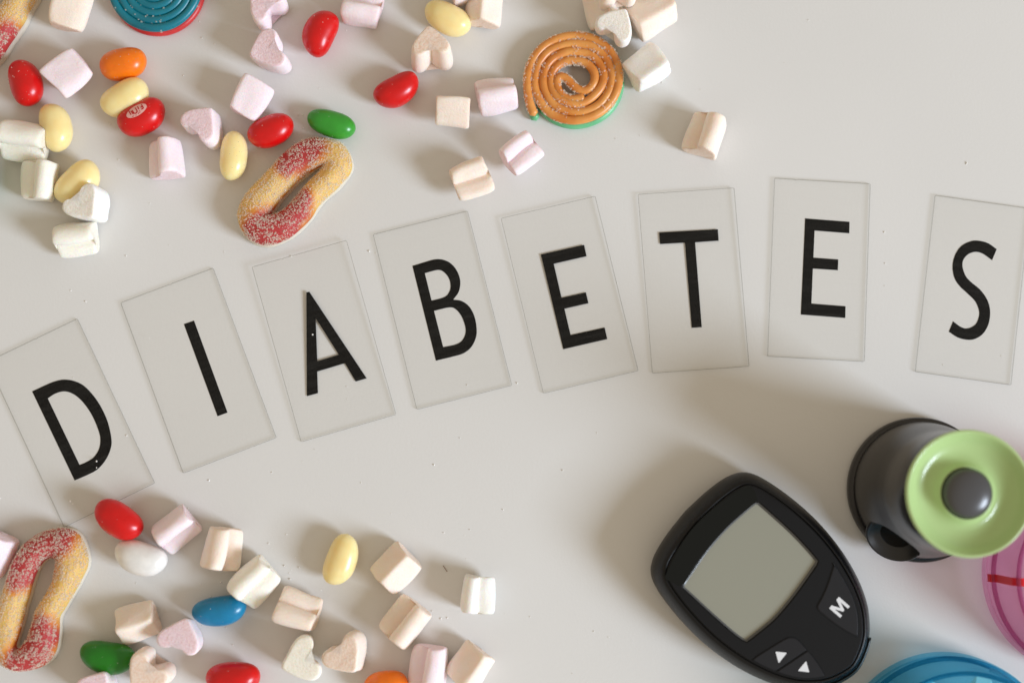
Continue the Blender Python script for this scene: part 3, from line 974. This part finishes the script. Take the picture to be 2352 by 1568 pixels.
def ml(pts):
    """crop (x, y) positions on the meter top -> local metres, allowing for the height of the top"""
    out = []
    for p in pts:
        w = P((1580 + p[0] / 2.765) * 0.91875, (1140 + p[1] / 2.765) * 0.91875, TOPZ)
        l = w - m0
        out.append((l.x * math.cos(rz) + l.y * math.sin(rz), -l.x * math.sin(rz) + l.y * math.cos(rz)) + tuple(p[2:]))
    return out


half = [(-617, 0), (-613, -70), (-602, -202), (-581, -325), (-552, -413), (-508, -478), (-437, -522), (-327, -552), (-181, -574), (-28, -585), (124, -583), (279, -565), (433, -532), (594, -477), (734, -403), (827, -326), (899, -243), (955, -130)]
full = [(a, -p) for a, p in half] + [(985, 0)] + [(a, p) for a, p in half[1:]][::-1]
out_l = ccw(resample([Vector((p.x * UNIT, -p.y * UNIT)) for p in spline(full, 8)], 150))
lay = [(0.0, 0.0042), (0.0006, 0.0030), (0.0025, 0.0012), (0.0055, 0.0002), (0.0085, 0.0), (0.0112, 0.0004), (0.0136, 0.0013), (0.0154, 0.0022), (0.0163, 0.0030), (0.01655, 0.0036)]
v = []; f = []
n = len(out_l)
for z, ins in lay:
    v += [(p.x, p.y, z) for p in offset(out_l, ins)]
for i in range(len(lay) - 1):
    for k in range(n):
        f.append((i * n + k, i * n + (k + 1) % n, (i + 1) * n + (k + 1) % n, (i + 1) * n + k))
# groove that separates the shell from the face panel
g = len(v)
for z, ins in ((0.0160, 0.0037), (0.0158, 0.0038)):
    v += [(p.x, p.y, z) for p in offset(out_l, ins)]
for k in range(n):
    f.append(((len(lay) - 1) * n + k, (len(lay) - 1) * n + (k + 1) % n, g + (k + 1) % n, g + k))
    f.append((g + k, g + (k + 1) % n, g + n + (k + 1) % n, g + n + k))
f.append(tuple(range(n - 1, -1, -1)))
f.append(tuple(range(g + n, g + 2 * n)))
shell = from_data('shell', v, f, meter, M_SHELL)
shell.data.polygons[-1].use_smooth = False; shell.data.polygons[-2].use_smooth = False


def domed(loops, z0, z1, rim, name, parent, material, drop=0.0004):
    """plate with holes and softened rims"""
    o_ = ccw(loops[0]); hs = [ccw(h) for h in loops[1:]]
    o_in = offset(o_, rim); h_out = [offset(h, -rim) for h in hs]
    top = [o_in] + h_out
    vv, ff = [], []
    lps = [top[0]] + [h[::-1] for h in top[1:]]
    tris = tessellate_polygon([[Vector((p.x, p.y, 0)) for p in l] for l in lps])
    vv += [(p.x, p.y, z1) for l in lps for p in l]
    ff += [tuple(t) for t in tris]
    s = 0
    for l, src in zip(lps, [o_] + [h[::-1] for h in hs]):
        m_ = len(l); b0 = len(vv)
        vv += [(p.x, p.y, z1 - drop) for p in src]
        b1 = len(vv)
        vv += [(p.x, p.y, z0) for p in src]
        for i in range(m_):
            j = (i + 1) % m_
            ff.append((s + i, b0 + i, b0 + j, s + j)); ff.append((b0 + i, b1 + i, b1 + j, b0 + j))
        s += m_
    ob_ = from_data(name, vv, ff, parent, material, False)
    for p in ob_.data.polygons: p.use_smooth = abs(p.normal.z) < 0.98
    return ob_


scr = [(875, 325), (990, 425), (1110, 535), (1210, 640), (1268, 708), (1283, 730), (1270, 752), (1180, 880), (1090, 1000), (980, 1125), (860, 1225), (800, 1270), (780, 1272), (700, 1215), (560, 1092), (450, 990), (368, 915), (357, 903), (362, 885), (440, 770), (540, 630), (660, 495), (770, 395), (845, 332), (862, 324)]
scr_l = [Vector(p[:2]) for p in ml(scr)]
scr_l = resample(spline([(p.x, p.y) for p in scr_l], 5), 90)
mb = [(1392, 742), (1402, 740), (1480, 868), (1537, 985), (1566, 1110), (1566, 1230), (1550, 1248), (1430, 1182), (1300, 1082), (1275, 1050), (1278, 1022), (1310, 965), (1350, 870)]
mb_l = resample(spline(ml(mb), 5), 60)
arw = [(826, 1408), (950, 1320), (1065, 1252), (1110, 1245), (1150, 1262), (1215, 1335), (1280, 1415), (1330, 1500), (1322, 1525), (1220, 1537), (1090, 1528), (985, 1490), (890, 1450)]
arw_l = resample(spline(ml(arw), 5), 70)
panel_out = offset(out_l, 0.00395)
domed([panel_out, offset(ccw(scr_l), -0.0002)], 0.0157, TOPZ, 0.0004, 'face_panel', meter, M_PANEL)
# display: glossy black lens ring sunk a little, LCD below it
z_lcd = TOPZ - 0.0011
v, f = plate_mesh([ccw(scr_l)], 0.0156, z_lcd)
screen = from_data('screen', v, f, meter, M_LCD, False)
so_, si_ = offset(ccw(scr_l), -0.00018), offset(ccw(scr_l), 0.00040)
n = len(so_)
v = [(p.x, p.y, TOPZ - 0.00025) for p in so_] + [(p.x, p.y, z_lcd + 0.0001) for p in si_]
f = [(i, (i + 1) % n, n + (i + 1) % n, n + i) for i in range(n)]
from_data('screen_rim', v, f, meter, M_RIM)
# glossy black border on the upper-left part of the face
bez = [(775, 208), (800, 200), (840, 222), (868, 300), (850, 318), (765, 385), (655, 485), (532, 622), (430, 762), (345, 890), (300, 880), (232, 850), (228, 830), (300, 680), (400, 520), (520, 400), (640, 300)]
bez_l = resample(spline(ml(bez), 5), 60)
v, f = plate_mesh([ccw(bez_l)], TOPZ - 0.0001, TOPZ + 0.00006)
from_data('lens_border', v, f, meter, M_BEZEL, False)
# buttons, on flat dark plates that paint the shade of a groove
def inside(p, loop):
    r_ = False
    for i in range(len(loop)):
        a, b = loop[i - 1], loop[i]
        if (a.y > p.y) != (b.y > p.y) and p.x < (b.x - a.x) * (p.y - a.y) / (b.y - a.y) + a.x: r_ = not r_
    return r_


def keep_in(loop, bound):
    return [p if inside(p, bound) else min(bound, key=lambda b: (b - p).length) for p in loop]


lim = offset(panel_out, 0.00045)
mb_l = keep_in(ccw(mb_l), lim); arw_l = keep_in(ccw(arw_l), lim)
for lp in (mb_l, arw_l):
    v, f = plate_mesh([offset(ccw(lp), -0.0001)], TOPZ - 0.0001, TOPZ + 0.00004)
    from_data('button_groove_shade', v, f, meter, M_GROOVE_SHADE, False)
b1 = domed([offset(ccw(mb_l), 0.00018)], 0.0157, TOPZ + 0.0003, 0.0004, 'mode_button', meter, M_BUTTON)
sp0 = Vector(ml([(985, 1490)])[0][:2]); sp1 = Vector(ml([(1215, 1335)])[0][:2])


def clip_half(loop, a, b, sgn, gap):
    d_ = (b - a).normalized(); nn = Vector((-d_.y, d_.x)) * sgn
    out = []
    for i in range(len(loop)):
        p, q_ = loop[i], loop[(i + 1) % len(loop)]
        dp, dq = (p - a).dot(nn) - gap, (q_ - a).dot(nn) - gap
        if dp >= 0: out.append(p)
        if dp * dq < 0: out.append(p.lerp(q_, dp / (dp - dq)))
    return out


arw_in = offset(ccw(arw_l), 0.00018)
b2 = domed([resample(clip_half(arw_in, sp0, sp1, 1, 0.00016), 50)], 0.0157, TOPZ + 0.0003, 0.0003, 'arrow_button', meter, M_BUTTON)
b3 = domed([resample(clip_half(arw_in, sp0, sp1, -1, 0.00016), 50)], 0.0157, TOPZ + 0.0003, 0.0003, 'arrow_button', meter, M_BUTTON)


def print_on(name, pts, parent):
    l = [Vector(p[:2]) for p in ml(pts)]
    v, f = plate_mesh([ccw(l)], TOPZ + 0.00028, TOPZ + 0.00036)
    return from_data(name, v, f, parent, M_PRINT, False)


def tri_round(pts):
    out = []
    for i in range(3):
        p, a, b = Vector(pts[i]), Vector(pts[i - 1]), Vector(pts[(i + 1) % 3])
        for t in (0.14, 0.05): out.append(tuple(p.lerp(a, t)))
        for t in (0.05, 0.14): out.append(tuple(p.lerp(b, t)))
    return out


ta, tb = [(990, 1347), (1070, 1355), (1012, 1427)], [(1202, 1412), (1224, 1490), (1145, 1480)]
mid_a = Vector(ml([(1020, 1376)])[0][:2])
on1 = (mid_a - sp0).dot(Vector((-(sp1 - sp0).y, (sp1 - sp0).x))) > 0
print_on('arrow_print', tri_round(ta), b2 if on1 else b3)
print_on('arrow_print', tri_round(tb), b3 if on1 else b2)
o0, ux, uy = Vector((1437, 1114)), Vector((67, -79)), Vector((-76, -66))
mg = [(0, 0), (.2, 0), (.2, .66), (.43, .12), (.57, .12), (.8, .66), (.8, 0), (1, 0), (1, 1), (.74, 1), (.5, .42), (.26, 1), (0, 1)]
print_on('letter_print', [tuple(o0 + ux * a + uy * b) for a, b in mg], b1)
# test strip port at the lower end: darker cap with ribs
port = empty('port_dummy', (0, 0, 0)); bpy.data.objects.remove(port)
cap_loop = [p for p in offset(out_l, -0.00025)]
xs_lim = 905 * UNIT
cp = [p for p in cap_loop if p.x > xs_lim]
cp.sort(key=lambda p: p.y)
v = []; f = []
for z, ins in ((0.002, 0.0009), (0.0055, 0.0), (0.0085, 0.0), (0.0115, 0.0003), (0.0138, 0.0013)):
    for p in cp: v.append((p.x - ins, p.y, z))
m_ = len(cp)
for i in range(4):
    for k in range(m_ - 1): f.append((i * m_ + k, i * m_ + k + 1, (i + 1) * m_ + k + 1, (i + 1) * m_ + k))
pc = from_data('strip_port', v, f, meter, M_PORT)
sol = pc.modifiers.new('thickness', 'SOLIDIFY'); sol.thickness = 0.0006; sol.offset = 0.0

# ------------------------------------------------------------------ round device with green cap
base = P(2113, 1124, 0.003)
dev = empty('lancing_device', (base.x, base.y, 0))
tag(dev, 'round charcoal lancing device with a light green dished cap and grey button', 'medical device')
mm = 0.001
prof = [(0, 0), (22.6, 0), (23.3, .5), (23.5, 1.2), (23.5, 3.2), (23.2, 4.0), (22.6, 4.3), (22.2, 4.6), (22.0, 6), (21.6, 10), (20.8, 16), (19.7, 21.5), (18.8, 26), (18.3, 31), (18.1, 38), (17.6, 43), (17.0, 44.2), (16.0, 44.4), (0.0, 44.4)]
v, f = lathe([(r * mm, z * mm) for r, z in prof]); body = from_data('body', v, f, dev, M_DEV)
bm = bmesh.new(); bm.from_mesh(body.data); bmesh.ops.remove_doubles(bm, verts=bm.verts, dist=1e-6); bmesh.ops.recalc_face_normals(bm, faces=bm.faces); bm.to_mesh(body.data); bm.free()
prof = [(18.85, 26.8), (18.65, 28.2), (18.45, 31.4), (18.3, 38.0), (17.9, 43.6), (17.4, 45.4)]
v, f = lathe([(r * mm, z * mm) for r, z in prof]); from_data('upper_sleeve', v, f, dev, M_DEV2)
prof = [(16.4, 45.8), (17.6, 46.2), (18.4, 47.8), (18.7, 49.2), (18.6, 50.0), (18.2, 50.3), (17.8, 50.1), (17.2, 49.2), (16.2, 47.8), (15.0, 46.6), (13.4, 45.7), (11.6, 45.3), (10.0, 45.5), (8.8, 46.3), (8.0, 47.3), (7.6, 47.6), (7.45, 46.5)]
v, f = lathe([(r * mm, z * mm) for r, z in prof]); from_data('cap', v, f, dev, M_CAP)
prof = [(7.2, 46.5), (7.2, 48.4), (7.0, 49.3), (6.4, 50.1), (5.2, 50.8), (3.2, 51.3), (1.5, 51.5), (0, 51.5)]
v, f = lathe([(r * mm, z * mm) for r, z in prof], 64); from_data('button', v, f, dev, M_KNOB)
# side nozzle
noz = [(9.4, -14), (9.4, -1.2), (9.2, -.4), (8.8, 0), (8.4, -.3), (7.4, -1.3), (6.2, -2.1), (5.0, -2.4)]
v, f = lathe([(r * mm, z * mm) for r, z in noz], 48)
az = R(233); el = R(44)
dv = Vector((math.cos(az) * math.cos(el), math.sin(az) * math.cos(el), math.sin(el)))
nm = Matrix.Translation(Vector((math.cos(az) * 19.3 * mm, math.sin(az) * 19.3 * mm, 13.0 * mm))) @ dv.to_track_quat('Z', 'Y').to_matrix().to_4x4()
nz = from_data('nozzle', [nm @ Vector(p) for p in v], f, dev, M_NOZ)
v, f = lathe([(r * mm, z * mm) for r, z in [(5.1, -2.35), (4.8, -2.8), (0, -2.85)]], 40)
from_data('nozzle_hole_shade', [nm @ Vector(p) for p in v], f, nz, M_HOLE_SHADE)  # shallow closed disc, the dark depth of the opening is painted on


# open the body wall where the nozzle sits
cv, cf = lathe([(0, -2.9 * mm), (8.7 * mm, -2.9 * mm), (8.7 * mm, 30 * mm), (0, 30 * mm)], 48)
cut = from_data('cutter', [nm @ Vector(p) for p in cv], cf, dev, None)
bm = bmesh.new(); bm.from_mesh(cut.data); bmesh.ops.remove_doubles(bm, verts=bm.verts, dist=1e-6); bmesh.ops.recalc_face_normals(bm, faces=bm.faces); bm.to_mesh(cut.data); bm.free()
bo = body.modifiers.new('cut', 'BOOLEAN'); bo.operation = 'DIFFERENCE'; bo.solver = 'EXACT'; bo.object = cut
dg = bpy.context.evaluated_depsgraph_get(); dg.update()
nb = bpy.data.meshes.new_from_object(body.evaluated_get(dg))
body.modifiers.clear(); body.data = nb
nb.materials.clear(); nb.materials.append(M_DEV)
bpy.data.objects.remove(cut)
for p in nb.polygons: p.use_smooth = True
bm = bmesh.new(); bm.from_mesh(nb)
for e in bm.edges:
    if len(e.link_faces) == 2 and e.calc_face_angle() > 0.6: e.smooth = False
bm.to_mesh(nb); bm.free()


# ------------------------------------------------------------------ see-through pots at the lower right
def pot(cx_, cy_, rpx, label, material, kind, dark):
    b0 = P(cx_, cy_, 0.001)
    rr = rpx / 7050.0
    root = empty('plastic_pot', (b0.x, b0.y, 0))
    tag(root, label, 'pot', 'see-through plastic pots')
    r = rr / mm
    prof = [(r - 2.2, 0.2), (r - .6, 0.3), (r, 1.0), (r, 7.0), (r - .5, 8.4), (r - 1.6, 8.8), (r - 2.0, 10), (r - 2.3, 20), (r - 3.0, 21.6), (r - 4.0, 22.0)]
    inner = [(r - 4.2, 21.4), (r - 3.5, 20), (r - 3.2, 9.5), (r - 2.6, 7.6), (r - 1.2, 7), (r - 1.2, 1.6), (r - 2.4, 1.4), (0, 1.4)]
    v, f = lathe([(a * mm, z * mm) for a, z in prof + inner]); from_data('cup', v, f, root, material)
    lid = [(r - 3.4, 22.05), (r - 3.6, 23.6), (r - 4.4, 24.2), (r - 6.0, 24.2), (r - 6.6, 23.2), (r - 8.5, 23.0), (r - 9.2, 24.4), (r - 10.4, 24.6), (r - 11.4, 23.2), (r - 16, 22.8), (0.1, 22.8)]
    v, f = lathe([(a * mm, z * mm) for a, z in lid]); ld = from_data('lid', v, f, root, material)
    for rr_, zz_, rad_ in ((r - 1.2, 8.3, .8), (r - 3.6, 23.4, .75), (r - 9.6, 24.1, .7)):
        pth = [(( rr_ + rad_ * math.cos(a_)), zz_ + rad_ * math.sin(a_)) for a_ in [2 * math.pi * k / 10 for k in range(11)]]
        v, f = lathe([(a * mm, z * mm) for a, z in pth]); from_data('rim_ring', v, f, root, dark)
    if kind == 'stripe':
        vv = []; ff = []
        prof2 = [(r + .1, 6.4), (r - .4, 8.5), (r - 1.5, 8.95), (r - 1.85, 10), (r - 2.15, 20), (r - 2.9, 21.75), (r - 3.3, 22.2), (r - 3.45, 23.7), (r - 4.4, 24.35), (r - 6.0, 24.35), (r - 6.6, 23.35), (r - 8.5, 23.15), (r - 9.2, 24.55), (r - 10.4, 24.75), (r - 11.4, 23.35), (r - 16, 22.95), (4, 22.95)]
        for a, z in prof2:
            for s_ in (-1, 1):
                ang = R(181) ; wv = 1.25
                vv.append(((a * math.cos(ang) - s_ * wv * math.sin(ang)) * mm, (a * math.sin(ang) + s_ * wv * math.cos(ang)) * mm, z * mm))
        for i in range(len(prof2) - 1): ff.append((2 * i, 2 * i + 1, 2 * i + 3, 2 * i + 2))
        from_data('stripe', vv, ff, root, M_STRIPE)
    else:
        # pale fluted insert seen through the lid, and small grip tabs on the rim
        vv = [(0, 0, 19 * mm)]; ff = []
        N = 40
        for k in range(N):
            a = 2 * math.pi * k / N
            rad = (r - 4.6) * mm * (1.0 if k % 4 < 2 else 0.80)
            vv.append((rad * math.cos(a), rad * math.sin(a), (17 + (2.4 if k % 4 < 2 else 0)) * mm))
        for k in range(N): ff.append((0, 1 + k, 1 + (k + 1) % N))
        from_data('insert', vv, ff, root, M_DISC, False)
        for ang in (62, 70, 152):
            a = R(ang)
            v, f = plate_mesh([[Vector((-1.6, -.8)) * mm, Vector((1.6, -.8)) * mm, Vector((1.2, .8)) * mm, Vector((-1.2, .8)) * mm]], 16 * mm, 20 * mm)
            o = from_data('grip_tab', v, f, root, material, False)
            o.matrix_local = Matrix.Translation(((r - 2.0) * mm * math.cos(a), (r - 2.0) * mm * math.sin(a), 0)) @ Matrix.Rotation(a - math.pi / 2, 4, 'Z')
    return root


pot(2482, 1318, 229, 'pink see-through plastic pot with a red stripe', M_PINK, 'stripe', M_PINK2)
pot(2170, 1748, 246, 'blue see-through plastic pot cut by the bottom edge', M_BLUE, 'insert', M_BLUE2)

# ------------------------------------------------------------------ loose sugar, crumbs
rnd = random.Random(3)
spots = []
known = [(1415, 320), (519, 580), (723, 1030), (1060, 1005), (997, 1066), (480, 1103), (653, 1300), (676, 1415), (709, 1415), (666, 1330), (650, 1500), (715, 1640), (1220, 1417), (1083, 1218), (2220, 374), (1853, 48), (165, 1155), (222, 1058), (221, 1074), (716, 768), (625, 1634), (690, 1640), (1300, 1080), (1520, 190), (930, 1330), (345, 782), (1190, 875), (690, 1300)]
for x, y in known:
    for _ in range(rnd.choice([1, 1, 2])):
        zt = 0.0016 if (x, y) in ((222, 1058), (221, 1074), (716, 768), (165, 1155), (345, 782)) else 0.0001
        p = P(x + rnd.gauss(0, 2), y + rnd.gauss(0, 2), zt); spots.append((p, Vector((0, 0, 1))))
for _ in range(170):
    x, y = rnd.choice([(rnd.gauss(650, 330), rnd.gauss(1360, 150)), (rnd.gauss(500, 400), rnd.gauss(250, 180)), (rnd.uniform(0, W), rnd.uniform(0, H))])
    p = P(x, y); spots.append((p, Vector((0, 0, 1))))
o = crystals('sugar_crumbs', spots, 0.00012, 0.00042, None, M_CRUMB, 8)
tag(o, 'tiny loose sugar crumbs scattered over the white table', 'sugar crumbs', None, 'stuff')
a, b = P(1018, 1298, 0.0003), P(1027, 1312, 0.0003)
v, f = tube([a.lerp(b, t) + Vector((0, 0, 0.0002 * math.sin(t * 3))) for t in (0, .33, .66, 1)], 0.00010, 6)
o = from_data('brown_fleck', v, f, None, M_FLECK)
tag(o, 'tiny brown fleck on the table right of a ridged peach marshmallow', 'fleck')
